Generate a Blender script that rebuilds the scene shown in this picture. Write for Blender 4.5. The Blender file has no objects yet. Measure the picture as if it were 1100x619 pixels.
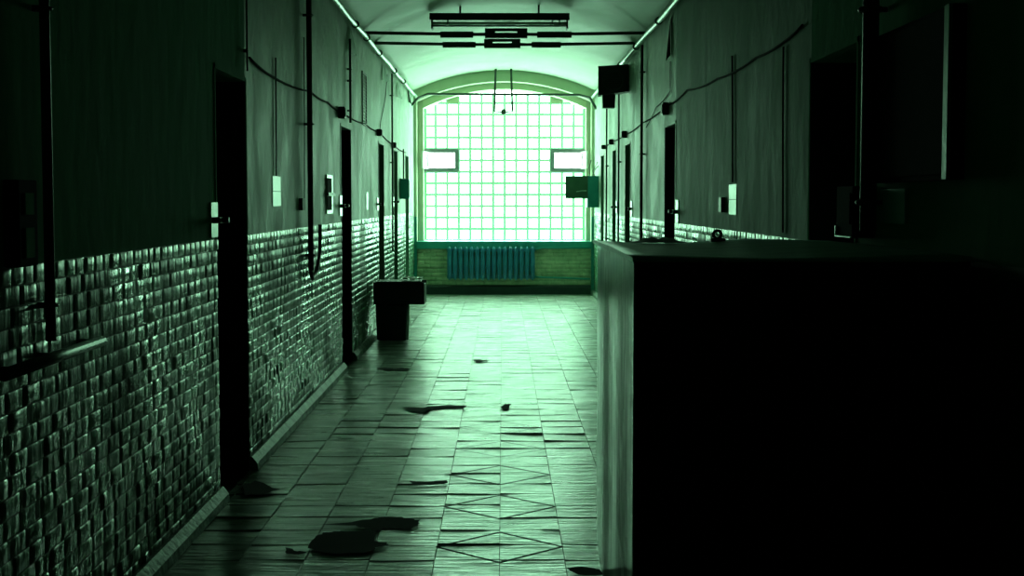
import bpy, bmesh, math, random
from mathutils import Vector, Matrix
random.seed(7)
S = bpy.context.scene
COL = S.collection
PI = math.pi

# ------------------------------------------------------------------ camera
FPX, CAMZ = 1528.0, 1.65
YAW, PITCH = math.atan(10 / FPX), math.atan(94.5 / FPX)
cd = bpy.data.cameras.new('camera'); cam = bpy.data.objects.new('camera', cd); COL.objects.link(cam)
cd.sensor_width = 36.0; cd.lens = FPX / 1100 * 36.0; cd.clip_start = 0.05; cd.clip_end = 200
cam.location = (0, 0, CAMZ); cam.rotation_euler = (PI / 2 - PITCH, 0, -YAW)
S.camera = cam
_r = Vector((math.cos(YAW), -math.sin(YAW), 0))
_f = Vector((math.sin(YAW) * math.cos(PITCH), math.cos(YAW) * math.cos(PITCH), -math.sin(PITCH)))
_u = _r.cross(_f)
def ray(px, py): return _f * FPX + _r * (px - 550) + _u * (309.5 - py)
O = Vector((0, 0, CAMZ))
def on_x(px, py, X): d = ray(px, py); return O + d * (X / d.x)
def on_y(px, py, Y): d = ray(px, py); return O + d * (Y / d.y)
def on_z(px, py, Z): d = ray(px, py); return O + d * ((Z - CAMZ) / d.z)

# ------------------------------------------------------------------ corridor dimensions
XL, XR = -1.55, 1.60
Y0, YE = -3.0, 24.9            # wall behind the camera / face of the window wall
SPRING, APEX = 3.55, 3.90
DADO = 1.44
DOORH = 2.36
LDOORS = [(7.72, 8.62), (13.68, 14.58), (17.80, 18.60), (20.28, 20.98), (22.72, 23.45)]
RDOORS = [(6.45, 7.42), (13.20, 14.05), (17.85, 18.60), (20.10, 20.72), (22.50, 23.18)]
RECESS = 0.30

# ------------------------------------------------------------------ materials
def nd(t, typ, **kw):
    n = t.nodes.new(typ)
    for k, v in kw.items():
        if hasattr(n, k): setattr(n, k, v)
        else: n.inputs[k.replace('_', ' ')].default_value = v
    return n
def mat(name, c1, c2=None, rough=0.5, scale=6.0, stretch=(1, 1, 1), bump=0.0, bscale=None, bstretch=None, metal=0.0,
        spec=0.5, detail=6.0, contrast=(0.35, 0.65), rough2=None, bdist=0.01, coat=0.0):
    m = bpy.data.materials.new(name); m.use_nodes = True; t = m.node_tree
    for n in list(t.nodes): t.nodes.remove(n)
    out = nd(t, 'ShaderNodeOutputMaterial'); b = nd(t, 'ShaderNodeBsdfPrincipled')
    t.links.new(b.outputs[0], out.inputs[0])
    b.inputs['Metallic'].default_value = metal; b.inputs['Roughness'].default_value = rough
    b.inputs['Specular IOR Level'].default_value = spec
    b.inputs['Coat Weight'].default_value = coat
    c2 = c2 or tuple(x * 0.8 for x in c1)
    tc = nd(t, 'ShaderNodeTexCoord'); mp = nd(t, 'ShaderNodeMapping'); mp.inputs['Scale'].default_value = stretch
    t.links.new(tc.outputs['Object'], mp.inputs[0])
    no = nd(t, 'ShaderNodeTexNoise'); no.inputs['Scale'].default_value = scale; no.inputs['Detail'].default_value = detail
    no.inputs['Roughness'].default_value = 0.6
    t.links.new(mp.outputs[0], no.inputs['Vector'])
    rp = nd(t, 'ShaderNodeValToRGB'); e = rp.color_ramp.elements
    e[0].position, e[1].position = contrast; e[0].color = (*c1, 1); e[1].color = (*c2, 1)
    t.links.new(no.outputs[0], rp.inputs[0]); t.links.new(rp.outputs[0], b.inputs['Base Color'])
    if rough2 is not None:
        mr = nd(t, 'ShaderNodeMapRange'); mr.inputs[1].default_value, mr.inputs[2].default_value = contrast
        mr.inputs[3].default_value = rough; mr.inputs[4].default_value = rough2
        t.links.new(no.outputs[0], mr.inputs[0]); t.links.new(mr.outputs[0], b.inputs['Roughness'])
    if bump:
        mp2 = nd(t, 'ShaderNodeMapping'); mp2.inputs['Scale'].default_value = bstretch or stretch
        t.links.new(tc.outputs['Object'], mp2.inputs[0])
        n2 = nd(t, 'ShaderNodeTexNoise'); n2.inputs['Scale'].default_value = bscale or scale * 3; n2.inputs['Detail'].default_value = 4
        t.links.new(mp2.outputs[0], n2.inputs['Vector'])
        bp = nd(t, 'ShaderNodeBump'); bp.inputs['Strength'].default_value = bump; bp.inputs['Distance'].default_value = bdist
        t.links.new(n2.outputs[0], bp.inputs['Height']); t.links.new(bp.outputs[0], b.inputs['Normal'])
    return m
M = {}
M['plaster'] = mat('plaster_green_paint', (.13, .23, .155), (.50, .60, .50), .46, 2.6, (1, 1, .6), .22, 11, (1, 1, .8), contrast=(.32, .68), rough2=.62, spec=.42, bdist=.02)
M['plasterdark'] = mat('plaster_green_shaded', (.06, .36, .17), (.13, .50, .27), .8, 1.6, (1, 1, .5), .22, 7, (1, 1, .5), contrast=(.3, .7), rough2=.9, spec=.05, bdist=.02)  # darker plaster copy: light falloff on the near wall sections put into the colour
M['plastermid'] = mat('plaster_green_half_shaded', (.07, .19, .11), (.22, .38, .26), .6, 2.6, (1, 1, .45), .2, 11, (1, 1, .8), contrast=(.3, .7), rough2=.75, spec=.28, bdist=.02)  # half-shaded plaster copy, dims the nearer right wall by colour
M['ceiling'] = mat('ceiling_whitewash', (.40, .50, .38), (.53, .62, .50), .50, 1.2, bump=.2, bscale=4, contrast=(.3, .7), spec=.45, rough2=.62)
M['dado'] = mat('dado_glossy_paint', (.03, .12, .065), (.11, .27, .16), .50, 1.3, (1, 1, 1), .8, 17, (1, 1, .3), contrast=(.38, .60), rough2=.13, bdist=.012, spec=.24)
M['dado_pale'] = mat('dado_pale_course', (.16, .28, .20), (.34, .47, .37), .22, 5, bump=.3, bscale=18, rough2=.34)
M['mortar'] = mat('dado_mortar', (.02, .06, .035), (.05, .10, .065), .6, 8)
M['jamb'] = mat('door_reveal_shade', (.012, .020, .016), (.018, .028, .022), .8, 4, spec=.15)  # near-black, the shade inside the door recesses painted in
M['doorleaf'] = mat('door_dark_paint', (.010, .017, .014), (.016, .026, .022), .75, 3, spec=.2)
M['tealdoor'] = mat('door_teal_paint', (.02, .12, .10), (.03, .16, .13), .5, 3)
M['frame'] = mat('door_frame_paint', (.06, .12, .085), (.10, .17, .12), .4, 5)
M['floor'] = mat('floor_worn_tiles', (.24, .29, .24), (.62, .67, .61), .17, 2.0, (1.0, 3.5, 1), .8, 5.5, (.55, 5.5, 1), contrast=(.3, .72), rough2=.32, bdist=.018)
M['grout'] = mat('floor_grout', (.008, .018, .012), (.02, .03, .024), .6, 8)
M['inlay'] = mat('floor_inlay_line', (.01, .02, .015), (.03, .05, .035), .5, 9)
M['worn'] = mat('floor_hole', (.004, .008, .006), (.012, .02, .016), .75, 9, bump=.5, bscale=30)
M['skirt'] = mat('skirting_paint', (.035, .075, .05), (.24, .34, .27), .5, 9, bump=.6, bscale=22, contrast=(.38, .62))
M['skirtdark'] = mat('skirting_dark', (.012, .03, .03), (.02, .05, .045), .5, 6)
M['endwall'] = mat('window_wall_paint', (.56, .62, .42), (.64, .70, .50), .6, 2.5)
M['reveal'] = mat('window_reveal_paint', (.44, .49, .35), (.50, .55, .40), .6, 2.5)
M['teal'] = mat('teal_oil_paint', (.02, .30, .28), (.04, .38, .35), .35, 5, bump=.15, bscale=20)
M['radiator'] = mat('radiator_blue_paint', (.025, .17, .30), (.045, .24, .38), .3, 6)
M['endbrick'] = mat('end_brick_paint', (.30, .40, .24), (.62, .66, .44), .5, 5, bump=.4, bscale=20)
M['endmortar'] = mat('end_brick_joint', (.22, .34, .2), (.30, .42, .26), .7, 5)
M['joint'] = mat('block_joint', (.16, .50, .26), (.22, .58, .32), .6, 9)
M['black'] = mat('black_metal', (.008, .012, .010), (.018, .026, .022), .42, 9)
M['iron'] = mat('dark_iron', (.012, .03, .02), (.03, .06, .04), .5, 12, bump=.2)
M['pipe'] = mat('pale_pipe_paint', (.42, .55, .44), (.58, .70, .58), .3, 9)
M['darkpipe'] = mat('dark_pipe_paint', (.012, .026, .020), (.025, .045, .034), .5, 7, spec=.25)
M['white'] = mat('white_plate', (.70, .76, .70), (.84, .88, .84), .28, 9, spec=.8)
M['paper'] = mat('paper_laminated', (.70, .74, .68), (.82, .85, .80), .30, 9, spec=.8)
M['grey'] = mat('vent_frame_grey', (.20, .23, .24), (.26, .29, .30), .4, 9)
M['tube'] = mat('lamp_tube_glass', (.72, .80, .73), (.80, .88, .80), .2, 4)
M['bin'] = mat('bin_dark_plastic', (.008, .014, .012), (.016, .026, .022), .45, 6)
M['flake'] = mat('peeling_paint', (.60, .72, .60), (.78, .86, .78), .4, 8)
M['cabgreen'] = mat('cabinet_green', (.045, .12, .07), (.07, .16, .10), .5, 7)
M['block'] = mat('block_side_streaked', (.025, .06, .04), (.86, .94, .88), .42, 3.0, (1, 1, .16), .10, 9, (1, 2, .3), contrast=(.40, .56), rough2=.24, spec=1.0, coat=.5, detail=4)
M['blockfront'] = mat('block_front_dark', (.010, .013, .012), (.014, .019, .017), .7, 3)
M['blocktop'] = mat('block_top_sheet', (.24, .50, .42), (.42, .68, .58), .38, 3, (1, 3, 1), .4, 8)
M['matblack'] = mat('matt_black', (.004, .006, .005), (.008, .011, .010), .9, 6, spec=.08)  # one flat matt black for boxes, cables, inlay and floor marks
M['litwall'] = mat('lit_wall_patch', (.25, .70, .58), (.30, .75, .64), .5, 7)  # pale teal that stands for light falling on the wall

def glass_mat(name, tint, gloss=.06):
    m = bpy.data.materials.new(name); m.use_nodes = True; t = m.node_tree
    for n in list(t.nodes): t.nodes.remove(n)
    out = nd(t, 'ShaderNodeOutputMaterial'); tr = nd(t, 'ShaderNodeBsdfTransparent'); gl = nd(t, 'ShaderNodeBsdfGlossy'); mx = nd(t, 'ShaderNodeMixShader')
    tr.inputs[0].default_value = (*tint, 1); gl.inputs['Roughness'].default_value = .15; mx.inputs[0].default_value = gloss
    t.links.new(tr.outputs[0], mx.inputs[1]); t.links.new(gl.outputs[0], mx.inputs[2]); t.links.new(mx.outputs[0], out.inputs[0])
    return m
def flake_mat():
    m = bpy.data.materials.new('thin_peeling_paint'); m.use_nodes = True; t = m.node_tree
    for n in list(t.nodes): t.nodes.remove(n)
    out = nd(t, 'ShaderNodeOutputMaterial'); a = nd(t, 'ShaderNodeBsdfDiffuse'); b = nd(t, 'ShaderNodeBsdfTranslucent'); mx = nd(t, 'ShaderNodeMixShader')
    no = nd(t, 'ShaderNodeTexNoise'); no.inputs['Scale'].default_value = 14
    a.inputs[0].default_value = (.85, .9, .85, 1); b.inputs[0].default_value = (.85, .92, .86, 1); mx.inputs[0].default_value = .55
    t.links.new(a.outputs[0], mx.inputs[1]); t.links.new(b.outputs[0], mx.inputs[2]); t.links.new(mx.outputs[0], out.inputs[0])
    return m
M['flake'] = flake_mat()
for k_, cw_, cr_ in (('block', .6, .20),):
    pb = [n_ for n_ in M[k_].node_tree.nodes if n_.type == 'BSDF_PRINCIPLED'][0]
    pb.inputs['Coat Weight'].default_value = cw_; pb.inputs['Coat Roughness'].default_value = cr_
M['glass'] = glass_mat('glass_block_green', (.47, 1.0, .64))
M['sashglass'] = glass_mat('sash_glass_shiny', (.8, .9, .86), .6)
def joint_mat():
    m = bpy.data.materials.new('block_joint_translucent'); m.use_nodes = True; t = m.node_tree
    for n in list(t.nodes): t.nodes.remove(n)
    out = nd(t, 'ShaderNodeOutputMaterial'); a = nd(t, 'ShaderNodeBsdfDiffuse'); b = nd(t, 'ShaderNodeBsdfTransparent'); ad = nd(t, 'ShaderNodeAddShader')
    a.inputs[0].default_value = (.16, .50, .26, 1); b.inputs[0].default_value = (.019, .048, .025, 1)
    t.links.new(a.outputs[0], ad.inputs[0]); t.links.new(b.outputs[0], ad.inputs[1]); t.links.new(ad.outputs[0], out.inputs[0])
    return m
M['jointglow'] = joint_mat()
M['clear'] = glass_mat('vent_glass_clear', (.80, .92, .90), .10)

# ------------------------------------------------------------------ mesh helpers
class MB:
    def __init__(s): s.v, s.f, s.m, s.sm = [], [], [], []
    def face(s, pts, mi=0, smooth=False):
        k = len(s.v); s.v += [Vector(p) for p in pts]; s.f.append(tuple(range(k, k + len(pts)))); s.m.append(mi); s.sm.append(smooth); return s
    def grid(s, rows, mi=0, smooth=True, close=False):
        k = len(s.v); n = len(rows[0])
        for r in rows: s.v += [Vector(p) for p in r]
        for i in range(len(rows) - 1):
            for j in range(n if close else n - 1):
                a = k + i * n + j; b = k + i * n + (j + 1) % n
                s.f.append((a, b, b + n, a + n)); s.m.append(mi); s.sm.append(smooth)
        return s
    def box(s, a, b, mi=0, bev=0.0, taper=1.0):
        x0, y0, z0 = [min(p, q) for p, q in zip(a, b)]; x1, y1, z1 = [max(p, q) for p, q in zip(a, b)]
        bm = bmesh.new()
        cx, cy = (x0 + x1) / 2, (y0 + y1) / 2
        vs = []
        for z in (z0, z1):
            k = 1.0 if z == z1 else taper
            for x, y in ((x0, y0), (x1, y0), (x1, y1), (x0, y1)):
                vs.append(bm.verts.new((cx + (x - cx) * k, cy + (y - cy) * k, z)))
        for q in ((3, 2, 1, 0), (4, 5, 6, 7), (0, 1, 5, 4), (1, 2, 6, 5), (2, 3, 7, 6), (3, 0, 4, 7)): bm.faces.new([vs[i] for i in q])
        if bev: bmesh.ops.bevel(bm, geom=bm.edges[:], offset=bev, segments=2, affect='EDGES', profile=.6)
        s.add_bm(bm, mi); return s
    def add_bm(s, bm, mi=0, smooth=False):
        bm.verts.index_update(); k = len(s.v); s.v += [v.co.copy() for v in bm.verts]
        for f in bm.faces: s.f.append(tuple(k + v.index for v in f.verts)); s.m.append(mi); s.sm.append(smooth)
        bm.free()
    def tube(s, pts, r, mi=0, n=10):
        pts = [Vector(p) for p in pts]; rows = []
        for i, p in enumerate(pts):
            d = (pts[min(i + 1, len(pts) - 1)] - pts[max(i - 1, 0)]).normalized()
            up = Vector((0, 0, 1)) if abs(d.z) < .9 else Vector((1, 0, 0))
            a = d.cross(up).normalized(); b = d.cross(a)
            rr = r[i] if isinstance(r, (list, tuple)) else r
            rows.append([p + a * rr * math.cos(2 * PI * k / n) + b * rr * math.sin(2 * PI * k / n) for k in range(n)])
        s.grid(rows, mi, True, True)
        s.face(rows[0][::-1], mi); s.face(rows[-1], mi); return s
    def prism(s, poly, axis, a, b, mi=0):
        f = {'x': lambda p, t: (t, p[0], p[1]), 'y': lambda p, t: (p[0], t, p[1]), 'z': lambda p, t: (p[0], p[1], t)}[axis]
        A = [f(p, a) for p in poly]; B = [f(p, b) for p in poly]; n = len(poly)
        s.face(A[::-1], mi); s.face(B, mi)
        for i in range(n): j = (i + 1) % n; s.face([A[i], A[j], B[j], B[i]], mi)
        return s
    def torus(s, c, R, r, axis='y', mi=0, n=20, k=8):
        rows = []
        for i in range(n):
            a = 2 * PI * i / n; row = []
            for j in range(k):
                b = 2 * PI * j / k; q = R + r * math.cos(b); w = r * math.sin(b)
                p = {'y': (q * math.cos(a), w, q * math.sin(a)), 'x': (w, q * math.cos(a), q * math.sin(a)), 'z': (q * math.cos(a), q * math.sin(a), w)}[axis]
                row.append(Vector(c) + Vector(p))
            rows.append(row)
        rows.append(rows[0]); s.grid(rows, mi, True, True); return s
def link(name, mb, mats, parent=None, origin=None, fix=True):
    o0 = Vector(origin) if origin is not None else (Vector(parent['_w']) if parent is not None and '_w' in parent else Vector((0, 0, 0)))
    me = bpy.data.meshes.new(name); me.from_pydata([tuple(p - o0) for p in mb.v], [], mb.f)
    for m in (mats if isinstance(mats, (list, tuple)) else [mats]): me.materials.append(M[m] if isinstance(m, str) else m)
    me.polygons.foreach_set('material_index', mb.m); me.polygons.foreach_set('use_smooth', mb.sm)
    if fix:
        bm = bmesh.new(); bm.from_mesh(me); bmesh.ops.remove_doubles(bm, verts=bm.verts, dist=1e-5)
        bmesh.ops.recalc_face_normals(bm, faces=bm.faces); bm.to_mesh(me); bm.free()
    me.update()
    o = bpy.data.objects.new(name, me); COL.objects.link(o)
    if parent is not None:
        o.parent = parent
        if '_w' in parent: o['_w'] = list(o0)
        if origin is not None: o.location = o0 - Vector(parent['_w'])
    else:
        o.location = o0; o['_w'] = list(o0)
    return o
def tag(o, label, cat, group=None, kind=None):
    o['label'] = label; o['category'] = cat
    if group: o['group'] = group
    if kind: o['kind'] = kind
    return o
def thing(name, label, cat, loc, group=None):
    o = bpy.data.objects.new(name, None); COL.objects.link(o); o.location = loc; o['_w'] = list(loc); o.empty_display_size = .1
    return tag(o, label, cat, group)
def struct(name, mb, mats, label, cat, fix=True): return tag(link(name, mb, mats, fix=fix), label, cat, kind='structure')

# ------------------------------------------------------------------ floor
COLW, ROWH = .2985, .295
def build_floor():
    base = MB().face([(XL, Y0, -.012), (XR, Y0, -.012), (XR, YE, -.012), (XL, YE, -.012)])
    base.box((XL - .5, Y0 - .2, -.12), (XR + .5, YE + 1.2, -.02))
    fl = struct('floor', base, 'grout', 'worn tiled corridor floor shining towards the window', 'floor')
    t = MB(); rnd = random.Random(3)
    xs = [-.015 + COLW * k for k in range(-6, 7)]
    for ci in range(len(xs) - 1):
        x0, x1 = max(xs[ci], XL), min(xs[ci + 1], XR)
        if x1 - x0 < .02: continue
        off = rnd.uniform(-.02, .02) if not -.32 < x0 < .29 else 0
        y = Y0
        while y < YE:
            y0, y1 = y, min(y + ROWH, YE); y += ROWH
            yy = y0 + off
            gy = rnd.choice((.003, .005, .008, .012)) if y0 < 9.5 else rnd.choice((.002, .004, .007)) if y0 < 13 else .0018
            curl = rnd.choice((.0, .0006, .0015, .003)) * (1 if y0 < 12 else .25)
            tx, ty = [rnd.gauss(0, q_) * (1 if y0 < 13 else .45) for q_ in (.0035, .0045)]
            bow = rnd.gauss(0, .0012); bx = rnd.gauss(0, .001)
            e = [rnd.uniform(-.004, .004) for _ in range(4)]
            rows = []
            for i in range(5):
                v = i / 4; row = []
                for j in range(5):
                    u = j / 4
                    X = x0 + .0022 + (x1 - x0 - .0044) * u; Y = yy + gy + (y1 - y0 - 2 * gy) * v
                    Y += (e[0] * (1 - u) + e[1] * u) * (1 - v) * .6 + (e[2] * (1 - u) + e[3] * u) * v * .6
                    a, b = u * 2 - 1, v * 2 - 1
                    z = tx * a * .5 + ty * b * .5 + bow * (1 - b * b) + bx * (1 - a * a) + curl * (abs(a) ** 4 + abs(b) ** 4) * .6 - .002
                    row.append((X, Y, max(-.011, min(.008, z))))
                rows.append(row)
            t.grid(rows, 0, True)
            bd = rows[0] + [r[-1] for r in rows[1:]] + rows[-1][-2::-1] + [r[0] for r in rows[-2:0:-1]]
            lo = [(p[0], p[1], -.012) for p in bd] ; n = len(bd)
            for i in range(n): t.face([bd[i], bd[(i + 1) % n], lo[(i + 1) % n], lo[i]], 0)
    tl = link('floor_tiles', t, 'floor', fl, fix=False)
    # diamond pattern let into the two middle rows of tiles
    d = MB(); xa, xm, xb = -.015 - COLW, -.015, -.015 + COLW
    def strip(p, q, w=.007):
        p, q = Vector(p), Vector(q); s = (q - p).normalized().cross(Vector((0, 0, 1))) * w
        k = Vector((0, 0, .0088)); d.face([p - s + k, q - s + k, q + s + k, p + s + k])
    y = 6.36 - .885 * 3
    while y < 13.2:
        w = .011 if y < 8.3 else .006 if y < 10 else .003
        strip((xm, y, 0), (xa, y + .295, 0), w); strip((xa, y + .295, 0), (xm, y + .59, 0), w)
        strip((xm, y, 0), (xb, y + .295, 0), w); strip((xb, y + .295, 0), (xm, y + .59, 0), w)
        y += .885
    link('diamond_inlay', d, 'matblack', fl)
    # worn-through patches, dark (outlines traced on the floor plane)
    def patch(px):
        m = MB(); pts = []; rq = random.Random(len(px) * 7 + int(px[0][0]))
        for i in range(len(px)):
            (x0, q0), (x1, q1) = px[i], px[(i + 1) % len(px)]
            for k in range(4): pts.append(on_z(x0 + (x1 - x0) * k / 4 + rq.uniform(-2, 2), q0 + (q1 - q0) * k / 4 + rq.uniform(-.7, .7), .0085))
        c = sum(pts, Vector()) / len(pts)
        for i in range(len(pts)): m.face([c, pts[i], pts[(i + 1) % len(pts)]])
        link('worn_patch', m, 'matblack', fl)
    patch([(331, 588), (337, 578), (347, 572), (363, 570.5), (381, 571), (401, 569), (404, 573), (403, 581), (414, 583), (417, 586), (404, 588.5), (396, 593.5), (363, 595), (345, 593.5), (334.5, 590)])
    patch([(345, 564.5), (376, 561), (404, 556.5), (414, 555), (436, 556), (450, 559), (451, 563), (440, 569), (420, 567), (404, 570), (390, 567), (381, 565)])
    patch([(306, 588), (320, 592), (332, 594), (318, 596), (306, 594)])
    patch([(430, 437.5), (448, 438), (470, 436), (500, 435.5), (500, 437.8), (476, 438.6), (458, 440.5), (456, 443.5), (444, 442)])
    patch([(538, 440), (540, 434), (549, 434), (546, 438), (543, 440)])
    patch([(406, 395), (430, 395), (440, 396), (438, 397.4), (412, 397)])
    patch([(509, 386.5), (519, 386.7), (527, 388), (512, 388.8)])
    patch([(261, 520), (276, 517), (300, 526), (282, 531), (262, 532)])
    patch([(608, 610), (626, 609), (646, 612), (648, 618), (620, 618)])
    patch([(440, 517), (462, 517), (480, 516), (481, 519), (462, 521), (442, 520.5)])
    return fl
floor = build_floor()

# ------------------------------------------------------------------ walls with door openings
def wall(side, X, doors):
    s = -1 if side == 'left' else 1
    w = MB()
    ys = sorted([Y0, YE] + [y for d in doors for y in d])
    def isdoor(a, b): return any(abs(a - d[0]) < 1e-4 and abs(b - d[1]) < 1e-4 for d in doors)
    top = 3.60
    for a, b in zip(ys, ys[1:]):
        if not isdoor(a, b):
            w.face([(X, a, 0), (X, b, 0), (X, b, DADO), (X, a, DADO)], 1)
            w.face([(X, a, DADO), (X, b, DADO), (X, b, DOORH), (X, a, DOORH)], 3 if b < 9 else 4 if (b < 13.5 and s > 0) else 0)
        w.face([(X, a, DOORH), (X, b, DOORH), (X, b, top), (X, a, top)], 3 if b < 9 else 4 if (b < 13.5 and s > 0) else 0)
    xi = X + s * RECESS
    for a, b in doors:
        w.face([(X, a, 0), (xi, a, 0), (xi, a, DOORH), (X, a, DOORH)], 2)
        w.face([(X, b, 0), (xi, b, 0), (xi, b, DOORH), (X, b, DOORH)], 4 if b > 18 else 2)  # far reveals coloured lighter to suggest haze down the corridor
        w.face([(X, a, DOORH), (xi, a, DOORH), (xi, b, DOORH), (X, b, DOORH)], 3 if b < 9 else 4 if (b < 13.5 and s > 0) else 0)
    # outer skin, closes the wall
    xo = X + s * .5
    w.face([(xo, Y0, -.11), (xo, YE, -.11), (xo, YE, top), (xo, Y0, top)], 2)
    for yy in (Y0, YE): w.face([(X, yy, -.11), (xo, yy, -.11), (xo, yy, top), (X, yy, top)], 2)
    w.face([(xo, Y0, top), (xo, YE, top), (X, YE, top), (X, Y0, top)], 2)
    return struct('wall_' + side, w, ['plaster', 'mortar', 'jamb', 'plasterdark', 'plastermid'], 'peeling green painted ' + side + ' wall with a row of doorways', 'wall')
wall('left', XL, LDOORS); wall('right', XR, RDOORS)

def bricks(mb, place, u0, u1, v0, v1, holes, bw, bh, rnd, top_course=True, tilt=.021, depth=.0028):
    v = v1; row = 0
    while v > v0 + .02:
        h = bh if row or not top_course else bh * .95
        w = bw if row or not top_course else bw * .7
        a0, a1 = max(v - h, v0), v
        u = u0 - (row % 2) * w * .5 - rnd.uniform(0, .03)
        while u < u1:
            ww = w * rnd.uniform(.9, 1.1)
            b0, b1 = max(u, u0), min(u + ww, u1); u += ww
            segs = [(b0, b1)]
            for h0, h1 in holes:
                ns = []
                for p, q in segs:
                    if q <= h0 or p >= h1: ns.append((p, q))
                    else:
                        if p < h0: ns.append((p, h0))
                        if q > h1: ns.append((h1, q))
                segs = ns
            for p, q in segs:
                if q - p < .02: continue
                g = .0020; p2, q2, c0, c1 = p + g, q - g, a0 + g, a1 - g
                tu, tv = rnd.gauss(0, tilt), rnd.gauss(0, tilt * .35)
                pil = rnd.choice((0, 0, .0003, .0008)); d = depth + rnd.uniform(-.001, .002)
                if rnd.random() < .10: tu *= 3
                mi = 1 if (row == 0 and top_course) else 0
                mid = ((p2 + q2) / 2, (c0 + c1) / 2)
                rows = []
                vv = [0, 0, .12, .5, .88, 1, 1]; uu = [0, 0, .06, .3, .5, .7, .94, 1, 1]
                for i, fv in enumerate((0, .07, .5, .93, 1)):
                    r = []
                    for j, fu in enumerate((0, .05, .3, .5, .7, .95, 1)):
                        U = p2 + (q2 - p2) * fu; V = c0 + (c1 - c0) * fv
                        edge = i in (0, 4) or j in (0, 6)
                        n = 0 if edge else d + tu * (U - mid[0]) + tv * (V - mid[1]) + pil * (1 - (2 * fu - 1) ** 2) * (1 - (2 * fv - 1) ** 2)
                        r.append(place(U, V, n))
                    rows.append(r)
                mb.grid(rows, mi, True)
        v -= h; row += 1
for side, X, doors, k in (('left', XL, LDOORS, 1), ('right', XR, RDOORS, 2)):
    s = 1 if side == 'left' else -1
    mb = MB(); rnd = random.Random(11 + k)
    y0 = Y0 if side == 'left' else 4.95
    bricks(mb, lambda U, V, n: (X + s * (n + .001), U, V), y0, YE, .085, DADO, doors, .165, .066, rnd)
    struct('trim_%d' % k, mb, ['dado', 'dado_pale'], 'glossy green glazed brick dado along the %s wall' % side, 'brick dado', fix=False)
    # skirting
    bb = MB(); ys = [Y0] + [y for d in doors for y in d] + [YE]
    for a, b in zip(ys[::2], ys[1::2]): bb.prism([(X, 0), (X + s * .055, 0), (X + s * .05, .045), (X + s * .018, .085), (X, .085)], 'y', a, b)
    struct('baseboard_' + side, bb, 'skirt', 'pale green worn skirting along the %s wall' % side, 'skirting')

# doors set in the openings
ordn = ['nearest', 'second', 'third', 'fourth', 'farthest']
n = 0
for side, X, doors in (('left', XL, LDOORS), ('right', XR, RDOORS)):
    s = -1 if side == 'left' else 1
    for i, (a, b) in enumerate(doors):
        n += 1
        xi = X + s * RECESS
        m = MB().box((xi - s * .045, a, -.025), (xi, b, DOORH))
        d = struct('door_%d' % n, m, 'doorleaf' if i < 4 else 'tealdoor', 'dark recessed door, %s along the %s wall' % (ordn[i], side), 'door')
        pm = MB()
        for z0, z1 in ((.25, 1.0), (1.2, 2.1)):
            pm.box((xi - s * .045, a + .14, z0), (xi - s * .057, b - .14, z1), bev=.004)
        link('door_panel', pm, 'doorleaf' if i < 4 else 'tealdoor', d)
        fm = MB()
        t = .005
        for yy0, yy1 in ((a - .025, a), (b, b + .025)): fm.box((X, yy0, DADO), (X - s * t, yy1, DOORH + .025))
        fm.box((X, a - .025, DOORH), (X - s * t, b + .025, DOORH + .025))
        link('door_frame', fm, 'plasterdark' if b < 9 else 'plaster', d)

# ------------------------------------------------------------------ ceiling, far and near walls
W2, XC = (XR - XL) / 2, (XR + XL) / 2
def arc(x, spring, apex, x0, x1):
    c = (x0 + x1) / 2; h = (x1 - x0) / 2; r = apex - spring; R = (h * h + r * r) / (2 * r)
    return apex - R + math.sqrt(max(0, R * R - (x - c) ** 2))
cm = MB(); rows = []
for j in range(29):
    x = XL + (XR - XL) * j / 28
    rows.append([(x, Y0 + (YE + .0 - Y0) * i / 30, arc(x, SPRING, APEX, XL, XR)) for i in range(31)])
cm.grid(rows)
cm.face([(XL - .5, Y0, 4.1), (XR + .5, Y0, 4.1), (XR + .5, YE, 4.1), (XL - .5, YE, 4.1)])
struct('ceiling', cm, 'ceiling', 'low whitewashed vaulted ceiling of the corridor', 'ceiling')
nb = MB().box((XL - .5, Y0 - .2, -.1), (XR + .5, Y0, 4.1))
struct('wall_near', nb, 'blockfront', 'unlit wall at the near end of the corridor', 'wall')

A0, A1 = -1.50, 1.55          # outer arch
B0, B1 = -1.402, 1.474        # glazed arch
Y2, YG = YE + .32, YE + .66
SILL = .93
ew = MB()
N = 48
def archA(x): return arc(x, 3.37, 3.71, A0, A1)
def archB(x): return arc(x, 3.27, 3.60, B0, B1)
def vault(x): return arc(x, SPRING, APEX, XL, XR)
xs = sorted(set([XL, XR, A0, A1] + [XL + (XR - XL) * i / N for i in range(N + 1)]))
for a, b in zip(xs, xs[1:]):
    if b <= A0 + 1e-6 or a >= A1 - 1e-6:
        ew.face([(a, YE, -.1), (b, YE, -.1), (b, YE, 1.36), (a, YE, 1.36)], 1)
        ew.face([(a, YE, 1.36), (b, YE, 1.36), (b, YE, vault(b)), (a, YE, vault(a))], 0)
    else:
        ew.face([(a, YE, -.1), (b, YE, -.1), (b, YE, .82), (a, YE, .82)], 3)
        ew.face([(a, YE, archA(a)), (b, YE, archA(b)), (b, YE, vault(b)), (a, YE, vault(a))], 0)
        ew.face([(a, YE, archA(a)), (b, YE, archA(b)), (b, Y2, archA(b)), (a, Y2, archA(a))], 2)
for x in (A0, A1): ew.face([(x, YE, .82), (x, Y2, .82), (x, Y2, archA(x)), (x, YE, archA(x))], 2)
xs = sorted(set([A0, A1, B0, B1] + [A0 + (A1 - A0) * i / N for i in range(N + 1)]))
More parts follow.
